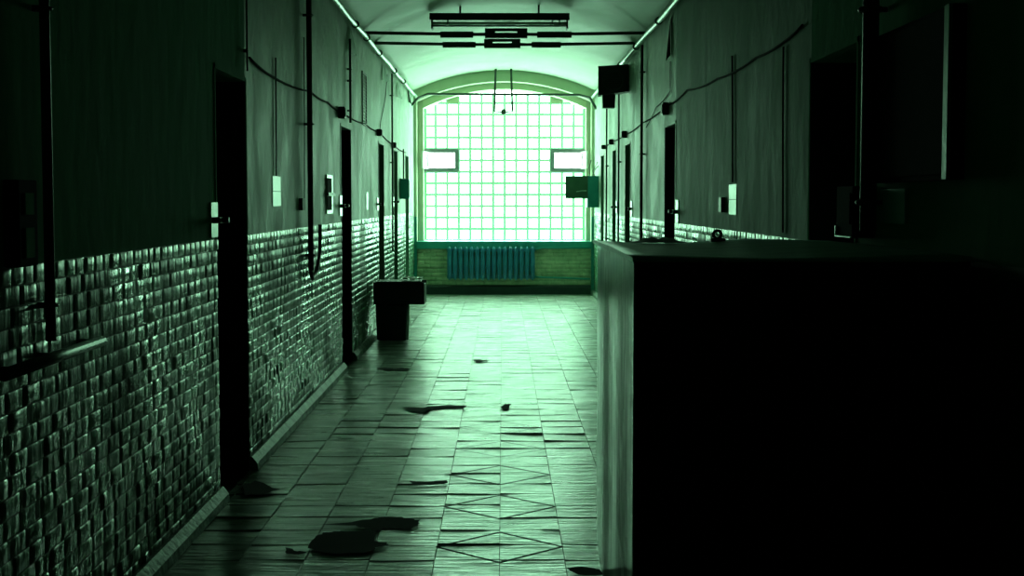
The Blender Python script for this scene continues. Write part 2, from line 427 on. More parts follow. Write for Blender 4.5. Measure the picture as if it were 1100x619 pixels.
for a, b in zip(xs, xs[1:]):
    if b <= B0 + 1e-6 or a >= B1 - 1e-6: ew.face([(a, Y2, .82), (b, Y2, .82), (b, Y2, archA(b)), (a, Y2, archA(a))], 2)
    else:
        ew.face([(a, Y2, archB(a)), (b, Y2, archB(b)), (b, Y2, archA(b)), (a, Y2, archA(a))], 0)
        ew.face([(a, Y2, archB(a)), (b, Y2, archB(b)), (b, YG + .1, archB(b)), (a, YG + .1, archB(a))], 2)
for x in (B0, B1): ew.face([(x, Y2, .82), (x, YG + .1, .82), (x, YG + .1, archB(x)), (x, Y2, archB(x))], 2)
ew.face([(A0, YE, .82), (A1, YE, .82), (A1, YG + .1, .82), (A0, YG + .1, .82)], 1)
struct('wall_far', ew, ['endwall', 'teal', 'reveal', 'endmortar'], 'pale green end wall arching around the bright window', 'wall')
eb = MB(); rnd = random.Random(5)
bricks(eb, lambda U, V, n: (U, YE - n - .001, V), A0, A1, .16, .81, [], .235, .0715, rnd, False, .02, .007)
struct('trim_3', eb, 'endbrick', 'yellowish green painted brickwork under the window', 'brickwork', fix=False)
bb = MB().prism([(YE, 0), (YE - .05, 0), (YE - .05, .13), (YE - .02, .16), (YE, .16)], 'x', XL + .056, XR - .056)
struct('baseboard_far', bb, 'skirtdark', 'dark painted skirting below the window wall', 'skirting')

# ------------------------------------------------------------------ window of glass blocks
win = MB(); NC = 14; cw = (B1 - B0) / NC
VZ0, VZ1 = SILL + 6 * .204, SILL + 8 * .204      # vent rows
LV = (0, 3); RV = (NC - 3, NC)
g = .023
sillm = MB().box((A0 + .002, YE - .07, .80), (A1 - .002, YG - .03, SILL), bev=.008)
w_root = struct('window_1', sillm, 'teal', 'tall arched glass block window filling the corridor end with teal sill', 'window')
gm = MB(); jm = MB(); fm_ = MB()
rz = [SILL + .204 * i for i in range(14)]
def is_vent(c, r): return r in (6, 7) and (c < 3 or c >= NC - 3)
def is_fill(c, r): return rz[r] > 3.36 and c in (2, 11)
rnd = random.Random(2)
for c in range(NC):
    xa, xb = B0 + cw * c, B0 + cw * (c + 1)
    for r in range(13):
        za, zb = rz[r], rz[r + 1]
        if is_vent(c, r): continue
        ta, tb = min(zb, archB(xa + g)), min(zb, archB(xb - g))
        if ta <= za + .03 and tb <= za + .03: continue
        if is_fill(c, r) or (rz[r] > 3.30 and c in (0, 13)):
            fm_.box((xa, YG - .02, za), (xb, YG + .03, max(ta, tb))); continue
        topa, topb = (zb - g if ta >= zb else ta), (zb - g if tb >= zb else tb)
        if topa <= za + g or topb <= za + g: topa = max(topa, za + g + .002); topb = max(topb, za + g + .002)
        # pillowed block face
        cx, cz = (xa + xb) / 2, (za + g + (topa + topb) / 2) / 2
        q = [(xa + g, YG, za + g), (xb - g, YG, za + g), (xb - g, YG, topb), (xa + g, YG, topa)]
        inn = [(p[0] + (cx - p[0]) * .22, YG - .008, p[2] + (cz - p[2]) * .22) for p in q]
        gm.face(inn)
        for i in range(4): j = (i + 1) % 4; gm.face([q[i], q[j], inn[j], inn[i]])
for c in range(NC + 1):
    x = B0 + cw * c; xx = min(max(x, B0 + g), B1 - g); zt = archB(xx)
    segs = [(SILL, zt)]
    if c < 3 or c > NC - 3: segs = [(SILL, VZ0), (VZ1, zt)]
    for p, q in segs:
        for z in rz:
            p2, q2 = max(p, z + g), min(q, z + .204 - g)
            if q2 - p2 > .01: jm.face([(xx - g, YG - .012, p2), (xx + g, YG - .012, p2), (xx + g, YG - .012, q2), (xx - g, YG - .012, q2)])
for r in range(14):
    z = rz[r]
    if z > 3.58: continue
    a, b = B0, B1
    if z > 3.27:
        c0 = (B0 + B1) / 2; h = (B1 - B0) / 2; rr = .33; R = (h * h + rr * rr) / (2 * rr)
        hw = math.sqrt(max(0, R * R - (z - (3.60 - R)) ** 2)); a, b = c0 - hw, c0 + hw
    if r == 7: a, b = B0 + 3 * cw, B1 - 3 * cw
    z0_ = z - g if r else z; jm.face([(a, YG - .0115, z0_), (b, YG - .0115, z0_), (b, YG - .0115, z + g), (a, YG - .0115, z + g)])
link('corner_fill', fm_, 'reveal', w_root); link('glass_blocks', gm, 'glass', w_root); link('block_joints', jm, M['jointglow'], w_root)
for side in (0, 1):
    xa, xb = (B0, B0 + 3 * cw) if side == 0 else (B1 - 3 * cw, B1)
    f = MB(); t = .068
    ya, yb = YG - .045, YG + .035
    f.box((xa, ya, VZ0), (xb, yb, VZ0 + t)); f.box((xa, ya, VZ1 - t), (xb, yb, VZ1))
    f.box((xa, ya, VZ0 + t), (xa + t, yb, VZ1 - t)); f.box((xb - t, ya, VZ0 + t), (xb, yb, VZ1 - t))
    fo = link('vent_frame', f, 'grey', w_root); fo['label'] = 'grey framed vent opening in the glass blocks'
    p = MB().face([(xa + t, YG, VZ0 + t), (xb - t, YG, VZ0 + t), (xb - t, YG, VZ1 - t), (xa + t, YG, VZ1 - t)])
    link('vent_pane', p, 'clear', fo)
    # inner sash swung open into the reveal
    hx = xa + .05 if side == 0 else xb - .05; sg = 1 if side == 0 else -1
    sm = MB(); L = .50; zb0, zb1 = VZ0 + .05, VZ1 - .05
    ang = math.radians(98)
    def P(t_, z, o=0): return (hx + sg * (t_ * math.cos(ang) + o * math.sin(ang)), YG - .05 - t_ * math.sin(ang) + o * math.cos(ang), z)
    for t0, t1, z0, z1 in ((0, L, zb0, zb0 + .04), (0, L, zb1 - .04, zb1), (0, .04, zb0 + .04, zb1 - .04), (L - .04, L, zb0 + .04, zb1 - .04)):
        A = [P(t0, z0), P(t1, z0), P(t1, z1), P(t0, z1)]; B = [P(t0, z0, .03), P(t1, z0, .03), P(t1, z1, .03), P(t0, z1, .03)]
        sm.face(A); sm.face(B[::-1])
        for i in range(4): j = (i + 1) % 4; sm.face([A[i], A[j], B[j], B[i]])
    so = link('vent_sash', sm, 'white', w_root)
    link('sash_glass', MB().face([P(.04, zb0 + .04, .015), P(L - .04, zb0 + .04, .015), P(L - .04, zb1 - .04, .015), P(.04, zb1 - .04, .015)]), 'sashglass', so)

# ------------------------------------------------------------------ radiator
p0, p1 = on_y(480, 265, YE - .10), on_y(575, 301, YE - .10)
rx0, rx1, rz1, rz0 = p0.x, p1.x, p0.z, p1.z
rad = thing('radiator', 'blue green cast iron column radiator under the glass block window', 'radiator', ((rx0 + rx1) / 2, YE - .10, rz0))
NS = 16; sw = (rx1 - rx0) / NS
def section():
    m = MB(); x = rx0 + sw / 2
    for yy in (-.045, .045):
        rows = []
        for k in range(13):
            z = rz0 + (rz1 - rz0) * k / 12; e = math.sin(PI * min(1, max(0, k / 12))) ** .25 if 0 < k < 12 else .25
            rows.append([(x + sw * .44 * e * math.cos(a), YE - .10 + yy + .034 * e * math.sin(a), z) for a in [2 * PI * q / 12 for q in range(12)]])
        m.grid(rows, 0, True, True); m.face(rows[0][::-1]); m.face(rows[-1])
    for z in (rz0 + .06, rz1 - .06): m.box((x - sw * .47, YE - .145, z - .03), (x + sw * .47, YE - .055, z + .03), bev=.008)
    return m
s0 = link('section', section(), 'radiator', rad)
for i in range(1, NS):
    c = s0.copy(); COL.objects.link(c); c.parent = rad; c.location = s0.location + Vector((sw * i, 0, 0))
link('feed_pipe', MB().tube([(rx1 - .03, YE - .1, rz0 + .06), (rx1 + .1, YE - .1, rz0 + .05), (A1 - .1, YE - .06, rz0 + .02), (XR - .07, YE - .06, rz0 + .02)], .017), 'teal', rad)
link('feed_pipe', MB().tube([(rx1 - .03, YE - .1, rz1 - .06), (rx1 + .12, YE - .09, rz1 - .02), (XR - .07, YE - .06, rz1 - .02)], .014), 'teal', rad)
for bx_ in (rx0 + .2, rx1 - .23): link('bracket', MB().box((bx_, YE - .1, rz0 + .1), (bx_ + .03, YE - .01, rz0 + .13)), 'teal', rad)

# ------------------------------------------------------------------ pipes and cables
def pipe_thing(name, label, cat, pts, r, m, clips=None, group=None):
    t = MB().tube(pts, r); o = link(name, t, m, origin=pts[0]); tag(o, label, cat, group)
    if clips:
        for c in clips:
            link('pipe_clip', MB().torus(c[0], r * 1.25, r * .35, c[1]), 'iron', o)
    return o
PL, PR = XL + .055, XR - .055
zl = on_x(360, 0, PL).z; zr = on_x(727, 0, PR).z
pipe_thing('pipe', 'pale painted pipe running along the top of the left wall', 'pipe', [(PL, y, zl + .008 * math.sin(y * 2.1)) for y in [Y0 + .1 + k * .8 for k in range(35)] if y < YE - .05] + [(PL, YE - .01, zl)], .025, 'pipe',
           [((PL, y, zl), 'y') for y in (14.6, 15.8, 17.4, 19.8, 21.6)])
pipe_thing('pipe', 'pale painted pipe running along the top of the right wall', 'pipe', [(PR, y, zr + .008 * math.sin(y * 1.7)) for y in [Y0 + .1 + k * .8 for k in range(35)] if y < YE - .05] + [(PR, YE - .01, zr)], .025, 'pipe',
           [((PR, y, zr), 'y') for y in (14.2, 16.6, 18.8)])
def vpipe(px, pym, X, z0, z1, r, label, m='darkpipe', group=None, foot=False):
    s = 1 if X < 0 else -1
    xc = X + s * (r * 1.62 + .014); p = on_x(px, pym, xc)
    o = pipe_thing('pipe', label, 'pipe', [(xc, p.y, z0), (xc, p.y, z1)], r, m, [((xc, p.y, z), 'z') for z in (z0 + .12, (z0 + z1) / 2, z1 - .3)])
    for z in (z0 + .12, (z0 + z1) / 2, z1 - .3): link('pipe_stay', MB().box((X + s * .002, p.y - .01, z - .01), (xc, p.y + .01, z + .01)), 'iron', o)
    if foot:
        e = MB().tube([(xc, p.y, z0), (xc, p.y + .02, z0 - .04), (xc, p.y + .10, z0 - .07), (xc, p.y + .35, z0 - .02), (xc, p.y + .55, z0 + .12), (xc, p.y + .55, z0 + .35)], r * .7)
        link('bent_end', e, m, o)
    return o
vpipe(51.5, 200, XL, 1.18, 3.38, .017, 'thick dark upright pipe on the near left wall above the rail')
vpipe(333, 150, XL, 1.10, 3.38, .022, 'dark upright pipe on left wall between first and second doorway, bent at foot', foot=True)
vpipe(421.4, 150, XL, .95, 3.38, .013, 'thin dark upright pipe on left wall between third and fourth doorway')
vpipe(934, 120, XR, 1.52, 3.36, .034, 'thick dark upright pipe on right wall beside the nearest doorway')
vpipe(689.2, 150, XR, .95, 3.38, .017, 'dark upright pipe on right wall just beyond the second doorway')
vpipe(664.6, 160, XR, .95, 3.38, .013, 'thin dark upright pipe on right wall right of the third doorway frame')
vpipe(651.6, 160, XR, .95, 3.38, .013, 'thin dark upright pipe on right wall closest to the open cabinet')
vpipe(265.5, 60, XL, 2.42, 3.56, .006, 'thin dark line added at the brightness step above the nearest left doorway')  # added upright line where the wall changes from dark to bright
vpipe(376.3, 100, XL, 2.42, 3.25, .012, 'dark conduit rising above the second left doorway')

def cable(name, label, pts, r=.007, m='black'):
    out = []
    for i in range(len(pts) - 1):
        a, b = Vector(pts[i]), Vector(pts[i + 1]); k = 6; L = (b - a).length
        for j in range(k): q = j / k; p = a.lerp(b, q); p.z -= .012 * min(L, 1.5) * 4 * q * (1 - q); out.append(p)
    out.append(Vector(pts[-1])); return tag(link(name, MB().tube(out, r * .75, n=6), 'matblack', origin=out[0]), label, 'cable')
cl = XL + .009; cr = XR - .009
cable('cable', 'dark sagging cable strung along the left wall above the doorways', [on_x(268, 62, cl), on_x(292, 82, cl), on_x(333, 98, cl), on_x(352, 110, cl), on_x(368, 121, cl), on_x(392, 133, cl), on_x(408, 142, cl), on_x(423, 156, cl), on_x(436, 164, cl)], .011)
cable('cable', 'dark sagging cable strung along the right wall above the doorways', [on_x(862, 27, cr), on_x(842, 45, cr), on_x(812, 62, cr), on_x(770, 85, cr), on_x(738, 97, cr), on_x(716, 114, cr), on_x(690, 132, cr), on_x(671, 145, cr), on_x(657, 152, cr), on_x(648, 158, cr)], .010)
cable('cable', 'loose thin wire drooping between pipe and second right doorway', [on_x(720, 66, cr), on_x(720, 98, cr), on_x(705, 115, cr), on_x(694, 137, cr)], .006)
cable('cable', 'thin wire hanging on the left wall below the vent grille', [on_x(416, 80, cl), on_x(414, 105, cl), on_x(409, 130, cl), on_x(408, 141, cl)], .006)
cable('cable', 'thin straight cable running down to white notice on right wall', [on_x(786.5, 60, cr), on_x(787, 120, cr), on_x(787, 196, cr)], .009)
cable('cable', 'thin straight cable running down past dark right doorway', [on_x(841.5, 50, cr), on_x(841, 120, cr), on_x(841, 200, cr), on_x(841, 250, cr)], .008)
cable('cable', 'thin straight cable running down to the white notice on left wall', [on_x(296, 62, cl), on_x(296.5, 120, cl), on_x(296.8, 189, cl)], .007)
cable('cable', 'thin upright cable on left wall just before the bent pipe', [on_x(326.5, 40, cl), on_x(327, 130, cl), on_x(327, 225, cl)], .006)

def jbox(px, py, X, w, label):
    s = 1 if X < 0 else -1; p = on_x(px, py, X + s * .03)
    r = thing('junction_box', label, 'junction box', (X, p.y, p.z - w / 2))
    link('housing', MB().box((X, p.y - w / 2, p.z - w / 2), (X + s * .06, p.y + w / 2, p.z + w / 2), bev=.008), 'black', r)
    link('cover', MB().box((X + s * .06, p.y - w * .38, p.z - w * .38), (X + s * .068, p.y + w * .38, p.z + w * .38), bev=.003), 'iron', r)
jbox(407.5, 142.5, XL, .085, 'small black junction box above the third left doorway')
jbox(423, 156, XL, .08, 'small black junction box above the fourth left doorway')
jbox(367.5, 121, XL, .11, 'dark junction box above the second left doorway')
jbox(670.5, 144.5, XR, .09, 'small black junction box above the third right doorway')
jbox(656.5, 152.5, XR, .08, 'small black junction box above the fourth right doorway')
jbox(648.5, 158, XR, .07, 'small black junction box above the farthest right doorway')
jbox(714.5, 117, XR, .12, 'dark cable box above the second right doorway')

# ------------------------------------------------------------------ tie rods and ceiling light
def tie(d_px, Y, parts, label):
    (l, r, py) = d_px
    a, b = on_y(l, py[0], Y), on_y(r, py[1], Y); z = (a.z + b.z) / 2
    root = thing('tie_rod', label, 'tie rod', (XC, Y, z - .03), 'tie rods across the vault')
    link('rod', MB().tube([(XL, Y, z + .008), (-.4, Y, z - .01), (.4, Y, z - .01), (XR, Y, z + .008)], .019), 'iron', root)
    for i, (x0, x1, kind, dz) in enumerate(parts):
        p, q = on_y(x0, 36, Y).x, on_y(x1, 36, Y).x; h = .036
        if kind == 'plate': link('coupling_plate', MB().box((p, Y - .025, z - h + dz), (q, Y + .025, z + h * .9 + dz), bev=.005), 'iron', root)
        else:
            m = MB(); e = (q - p) * .24
            m.box((p, Y - .035, z + .02), (q, Y + .035, z + .055)); m.box((p, Y - .035, z - .055), (q, Y + .035, z - .02))
            m.box((p, Y - .035, z - .02), (p + e, Y + .035, z + .02)); m.box((q - e, Y - .035, z - .02), (q, Y + .035, z + .02))
            link('turnbuckle', m, 'iron', root)
tie((393, 690, (36, 36)), 16.1, [(473, 508.5, 'plate', -.012), (521, 566.5, 'buckle', 0), (577, 614, 'plate', -.012)], 'dark iron tie rod with turnbuckle nearer the hanging tube light')
tie((404, 681, (47, 47)), 17.35, [(475.5, 511, 'plate', -.012), (520, 559, 'buckle', 0), (571, 602.5, 'plate', -.012)], 'dark iron tie rod with turnbuckle farther from the hanging tube light')

YL = 16.45
a, b = on_y(461.5, 14.5, YL), on_y(611.5, 23, YL)
lx0, lx1, lz1, lz0 = a.x, b.x, a.z, b.z - .015
lamp = thing('fluorescent_light', 'long unlit fluorescent tube light hung across the vaulted ceiling', 'light', ((lx0 + lx1) / 2, YL, lz0))
link('housing', MB().prism([(YL - .08, lz0 + .02), (YL + .08, lz0 + .02), (YL + .05, lz1), (YL - .05, lz1)], 'x', lx0, lx1), 'black', lamp)
for yy in (-.06, .06): link('tube', MB().tube([(lx0 + .03, YL + yy, lz0 - .015), (lx1 - .03, YL + yy, lz0 - .015)], .018), 'tube', lamp)
zb = on_y(500, 28, YL - .09).z
link('guard_rail', MB().box((lx0 + .02, YL - .10, zb - .008), (lx1 - .02, YL - .085, zb + .008)), 'iron', lamp)
for x in (lx0 + .02, lx1 - .035): link('end_bracket', MB().box((x, YL - .10, zb - .03), (x + .018, YL + .09, lz0 + .03)), 'black', lamp)
for x in (lx0 + .20, lx1 - .20, lx1 - .12): link('tube_clip', MB().box((x, YL - .085, lz0 - .035), (x + .014, YL + .08, lz0 + .02)), 'black', lamp)
for x in (lx0 + .35, lx1 - .35): link('hanger', MB().tube([(x, YL, lz1 - .01), (x, YL, vault(x) + .004)], .012), 'black', lamp)

# rod across the window arch, hanging swing with small lamp
YR = YE - .12
pts = [on_x(448.5, 107, XL + .01)]
pts = [(XL + .004, YE - .55, on_y(449, 107, YE - .55).z - .09), (on_y(449.5, 106.5, YR - .1).x, YR - .25, on_y(449.5, 106.5, YR).z), on_y(459.5, 101, YR), on_y(500, 101.2, YR), on_y(560, 101.5, YR), on_y(622, 102, YR), (on_y(633, 106, YR).x, YR - .2, on_y(633, 106, YR).z), (XR - .004, YE - .5, on_y(635, 106, YE - .5).z - .17)]
tag(link('curtain_rod', MB().tube(pts, .022), 'iron', origin=pts[0]), 'dark bent rod spanning the corridor in front of window arch', 'rod')
pa = [(532.5, 80), (531, 120)], [(549, 80), (550.5, 120)]
YP = YE - .30
sw_ = thing('pendant_lamp', 'small dark lamp hung on two thin rods before the window top', 'lamp', on_y(541, 123, YP))
for (t0, t1) in pa:
    A = on_y(*t0, YP); B = on_y(*t1, YP); A.z = vault(A.x) + .003
    link('hanging_rod', MB().tube([A, A.lerp(B, .35), B], .021, n=6), 'iron', sw_)
link('cross_wire', MB().tube([on_y(531, 120, YP), on_y(541, 120.6, YP), on_y(550.5, 120, YP)], .014, n=6), 'iron', sw_)
c = on_y(541, 120.5, YP)
link('bulb', MB().tube([c + Vector((0, 0, dz)) for dz in (.055, .045, .02, -.01, -.035, -.05)], [.012, .03, .045, .050, .034, .01]), 'iron', sw_)

# ------------------------------------------------------------------ wall speaker on the right wall
YS = 18.1
a, b = on_y(642.5, 70, YS), on_y(675, 102.5, YS)
sp = thing('wall_speaker', 'black square loudspeaker high on right wall near vault', 'loudspeaker', (XR, YS + .1, b.z))
bm = bmesh.new()
fr = [(a.x, YS, b.z + .0), (b.x, YS, b.z + .05), (b.x, YS, a.z + .012), (a.x, YS, a.z - .012)]
hb = MB(); bk = [(x + .02, YS + .3, z) for x, _, z in fr]
hb.face(fr); hb.face(bk[::-1])
for i in range(4): j = (i + 1) % 4; hb.face([fr[i], fr[j], bk[j], bk[i]])
link('housing', hb, 'black', sp)
cx, cz = (a.x + b.x) / 2, (a.z + b.z) / 2
gr = MB(); gr.torus((cx, YS - .004, cz), .125, .010, 'y')
for k in range(-4, 5): hw = math.sqrt(.125 ** 2 - (k * .026) ** 2); gr.box((cx - hw, YS - .008, cz + k * .026 - .004), (cx + hw, YS - .001, cz + k * .026 + .004))
link('grille', gr, 'iron', sp)
p, q = on_y(646.5, 103, YS + .1), on_y(661, 116, YS + .1)
link('lower_box', MB().box((p.x, YS + .06, q.z), (q.x, YS + .26, b.z + .02), taper=.9), 'black', sp)
link('bracket', MB().box((b.x - .02, YS + .12, cz - .03), (XR, YS + .17, cz + .03)), 'black', sp)

# ------------------------------------------------------------------ open electric cabinet, right wall near the window
YC = 23.75
a, b = on_y(631, 189, YC), on_y(643, 223, YC)
ec = thing('electric_cabinet', 'teal electric cabinet with open door, on right wall by window', 'cabinet', (XR, YC, b.z))
link('body', MB().box((a.x, YC, b.z), (XR, YC + .38, a.z), bev=.008), 'teal', ec)
d0, d1 = on_y(607.5, 189, YC - .02), on_y(631.5, 223, YC - .02)
dd = link('door', MB().box((d0.x, YC - .03, d1.z + .15), (d1.x, YC - .004, d0.z), bev=.004), 'cabgreen', ec)
link('handle', MB().tube([on_y(619, 206, YC - .045), on_y(625, 205, YC - .05), on_y(630, 205, YC - .045)], .008, n=6), 'pipe', dd)
for k, (x0, y0, x1, y1, x2, y2) in enumerate(((634, 188, 633, 180, 635, 172), (637, 188, 640, 181, 643, 178), (639, 189, 637, 184, 642, 174))):
    link('wire', MB().tube([on_y(x0, y0, YC + .1), on_y(x1, y1, YC + .1), on_y(x2, y2, YC + .1)], .008, n=6), 'black', ec)
YB = 21.5
a, b = on_y(430, 192, YB), on_y(439.3, 213.8, YB)
tb = thing('switch_box', 'teal box on left wall between the fourth and farthest doorway', 'box', (XL, YB, b.z))
link('housing', MB().box((XL, YB, b.z), (b.x, YB + .24, a.z), bev=.008), 'teal', tb)
link('lid', MB().box((b.x, YB + .02, b.z + .02), (b.x + .008, YB + .22, a.z - .02), bev=.003), 'teal', tb)
link('conduit', MB().tube([(XL + .05, YB + .12, a.z - .01), (XL + .05, YB + .12, a.z + .45)], .012, n=8), 'iron', tb)

# ------------------------------------------------------------------ notices, latches, plates
def plate(name, px0, py0, px1, py1, X, m, label, cat, th=.004, tilt=0):
    s = 1 if X < 0 else -1
    base = X + s * .001
    p, q = on_x(px0, (py0 + py1) / 2, X), on_x(px1, (py0 + py1) / 2, X)
    yc = (p.y + q.y) / 2; c = on_x((px0 + px1) / 2, py0, X); e = on_x((px0 + px1) / 2, py1, X)
    y0, y1 = min(p.y, q.y), max(p.y, q.y)
    mb = MB().box((X, y0, e.z), (X + s * th, y1, c.z))
    return tag(link(name, mb, m, origin=(X, yc, e.z)), label, cat), y0, y1, e.z, c.z
o, y0, y1, z0, z1 = plate('notice_sheet', 292.5, 189.5, 301, 221.5, XL, 'paper', 'white notice sheet on left wall past the nearest doorway', 'notice')
link('fold_line', MB().box((XL + .004, y0, (z0 + z1) / 2 - .004), (XL + .0055, y1, (z0 + z1) / 2 + .002)), 'frame', o)
o, y0, y1, z0, z1 = plate('notice_sheet', 783.5, 198, 791.3, 230.5, XR, 'paper', 'white notice sheet on right wall above the dark block', 'notice')
link('fold_line', MB().box((XR - .004, y0, (z0 + z1) / 2 - .004), (XR - .0055, y1, (z0 + z1) / 2 + .002)), 'frame', o)
plate('notice_sheet', 393.3, 206.5, 395.2, 225.5, XL, 'paper', 'narrow white sheet on left wall between second and third doorway', 'notice')
o, y0, y1, z0, z1 = plate('notice_board', 350, 188, 356.3, 229.5, XL, 'white', 'white framed double panel with two dark squares, on left wall', 'notice', .012)
zm = (z0 + z1) / 2
for za, zb_ in ((z0 + .03, zm - .015), (zm + .015, z1 - .03)):
    link('dark_panel', MB().box((XL + .012, y0 + .0, za), (XL + .016, y1 - .12, zb_)), 'matblack', o)
link('cross_bar', MB().box((XL + .012, y0 - .03, zm - .014), (XL + .03, y1 + .04, zm + .014)), 'black', o)
plate('light_switch', 776.2, 212, 778.8, 228, XR, 'black', 'small dark upright switch on right wall beside white notice', 'switch', .03)
plate('light_switch', 321, 213, 323.5, 226, XL, 'black', 'small dark upright switch on left wall before the bent pipe', 'switch', .03)

def latch(px0, py0, px1, py1, X, label):
    s = 1 if X < 0 else -1
    p, q = on_x(px0, py0, X), on_x(px1, py1, X); y0, y1 = min(p.y, q.y), max(p.y, q.y); z1, z0 = p.z, q.z
    r = thing('door_latch', label, 'latch', (X, (y0 + y1) / 2, z0), 'latches beside the doorways')
    link('plate', MB().box((X, y0, z0), (X + s * .008, y1, z1)), 'white', r)
    zm = (z0 + z1) / 2; h = (z1 - z0)
    link('bolt', MB().box((X + s * .008, y0 + .01, zm - h * .10), (X + s * .05, y1 + .02, zm + h * .08), bev=.006), 'black', r)
    link('knob', MB().tube([(X + s * .05, (y0 + y1) / 2, zm), (X + s * .085, (y0 + y1) / 2, zm)], .016, n=8), 'black', r)
latch(225.3, 217.5, 232.8, 254.5, XL, 'white latch plate with black bolt before nearest left doorway')
latch(364.2, 210, 367.0, 232, XL, 'white latch plate with black bolt before second left doorway')
latch(404.3, 212.5, 406.3, 226, XL, 'white latch plate with black bolt before third left doorway')
latch(421.9, 211.5, 423.0, 222, XL, 'white latch plate with black bolt before fourth left doorway')
latch(729.3, 215, 726.3, 239.5, XR, 'white latch plate with black bolt before second right doorway')
latch(679.4, 216, 677.6, 232.5, XR, 'white latch plate with black bolt before third right doorway')
latch(663.2, 216, 662.0, 229, XR, 'white latch plate with black bolt before fourth right doorway')

# ventilation grille
p, q = on_x(388.5, 76, XL), on_x(393.2, 136, XL)
vg = thing('vent_grille', 'tall louvred vent grille high on left wall past second doorway', 'vent', (XL, (p.y + q.y) / 2, q.z))
link('frame', MB().box((XL, p.y, q.z), (XL + .012, p.y + .03, p.z)).box((XL, q.y - .03, q.z), (XL + .012, q.y, p.z)).box((XL, p.y + .03, q.z), (XL + .012, q.y - .03, q.z + .03)).box((XL, p.y + .03, p.z - .03), (XL + .012, q.y - .03, p.z)), 'iron', vg)
link('backing', MB().box((XL, p.y + .03, q.z + .03), (XL + .003, q.y - .03, p.z - .03)), 'black', vg)
z = q.z + .04; sl = MB()
while z < p.z - .05:
    sl.face([(XL + .003, p.y + .03, z + .02), (XL + .003, q.y - .03, z + .02), (XL + .02, q.y - .03, z), (XL + .02, p.y + .03, z)]); z += .035
link('slats', sl, 'frame', vg)

# peeling paint flakes
def flake(px, X, label, m='flake', lift=.05):
    s = 1 if X < 0 else -1
    (tx0, ty), (tx1, ty1), (bx, by) = px
    A, B, C = on_x(tx0, ty, X), on_x(tx1, ty1, X), on_x(bx, by, X)
    rows = []
    for k in range(7):
        t = k / 6; l = A.lerp(C, t); r = B.lerp(C, t * .85); off = lift * t * t
        o2 = lift * (.25 + .75 * t)
        rows.append([Vector((X + s * (.004 + o2 * 1.6), l.y, l.z)), Vector((X + s * (.004 + o2 * .9), (l.y + r.y) / 2, (l.z + r.z) / 2)), Vector((X + s * .003, r.y, r.z))])
    mb = MB().grid(rows)
    return tag(link('paint_flake', mb, m, origin=rows[0][0]), label, 'peeling paint')
flake(((374.5, 28), (377, 32), (374.5, 60)), XL, 'long curling flake of peeling paint below the left top pipe', 'flake', .05)
flake(((410.3, 67), (411.6, 70), (410.6, 89)), XL, 'small hanging paint flake on left wall beyond the vent grille')
flake(((425.6, 87), (427, 90), (426.3, 107)), XL, 'pale hanging paint flake high on left wall near the window')
flake(((437, 92), (439.5, 96), (438.6, 112)), XL, 'narrow paint flake on left wall closest to the window arch', 'iron', .03)
flake(((722.5, 16), (720, 20), (721, 66)), XR, 'long dark curl of peeling paint on right wall under pipe', 'iron', .03)

# ------------------------------------------------------------------ waste bin on the left
yb = 16.55
a = on_z(407, 364, 0); 
bx0, bx1 = XL + .065, on_z(441, 362, 0).x
bt = on_y(430, 303, yb).z
wb = thing('waste_bin', 'dark waste bin with a wide black tray on top, against left wall', 'bin', ((bx0 + bx1) / 2, yb + .18, 0.009))
tx1 = on_y(456, 320, yb).x; tz = on_y(440, 327, yb).z
link('body', MB().box((bx0, yb, .009), (bx1, yb + .40, tz), bev=.02, taper=.93), 'bin', wb)
top = MB(); t_ = .02
top.box((bx0 - .02, yb - .04, tz), (tx1, yb + .44, tz + t_))
top.box((bx0 - .02, yb - .04, tz + t_), (tx1, yb - .04 + t_, bt)); top.box((bx0 - .02, yb + .44 - t_, tz + t_), (tx1, yb + .44, bt))
top.box((bx0 - .02, yb - .02, tz + t_), (bx0, yb + .42, bt)); top.box((tx1 - t_, yb - .02, tz + t_), (tx1, yb + .42, bt - .03))
link('tray', top, 'bin', wb)
lip = link('lid', MB().box((bx0 + .02, yb - .02, bt - .015), (tx1 - .05, yb + .40, bt + .006), bev=.005), 'black', wb)
st_ = MB().tube([(bx1 + .012, yb + .02, tz), (bx1 + .010, yb - .01, .2), (bx1 + .002, yb - .02, .02)], .013, n=8)
ro = link('support_rod', st_, 'white', wb); ro['label'] = 'pale thin support rod'
lp = on_y(441, 303, yb + .2)
rag = MB(); rows = []
for i in range(6):
    rows.append([(lp.x - .10 + .25 * j / 7, yb + .03 + .3 * i / 5, bt + .030 + .016 * math.sin(i * 1.9 + j * 1.3) + .012 * (1 - abs(i - 2.5) / 2.5)) for j in range(8)])
rag.grid(rows); tag(link('rag', rag, 'pipe', origin=(lp.x, yb + .2, bt + .007)), 'pale crumpled rag lying on top of the dark bin', 'rag')

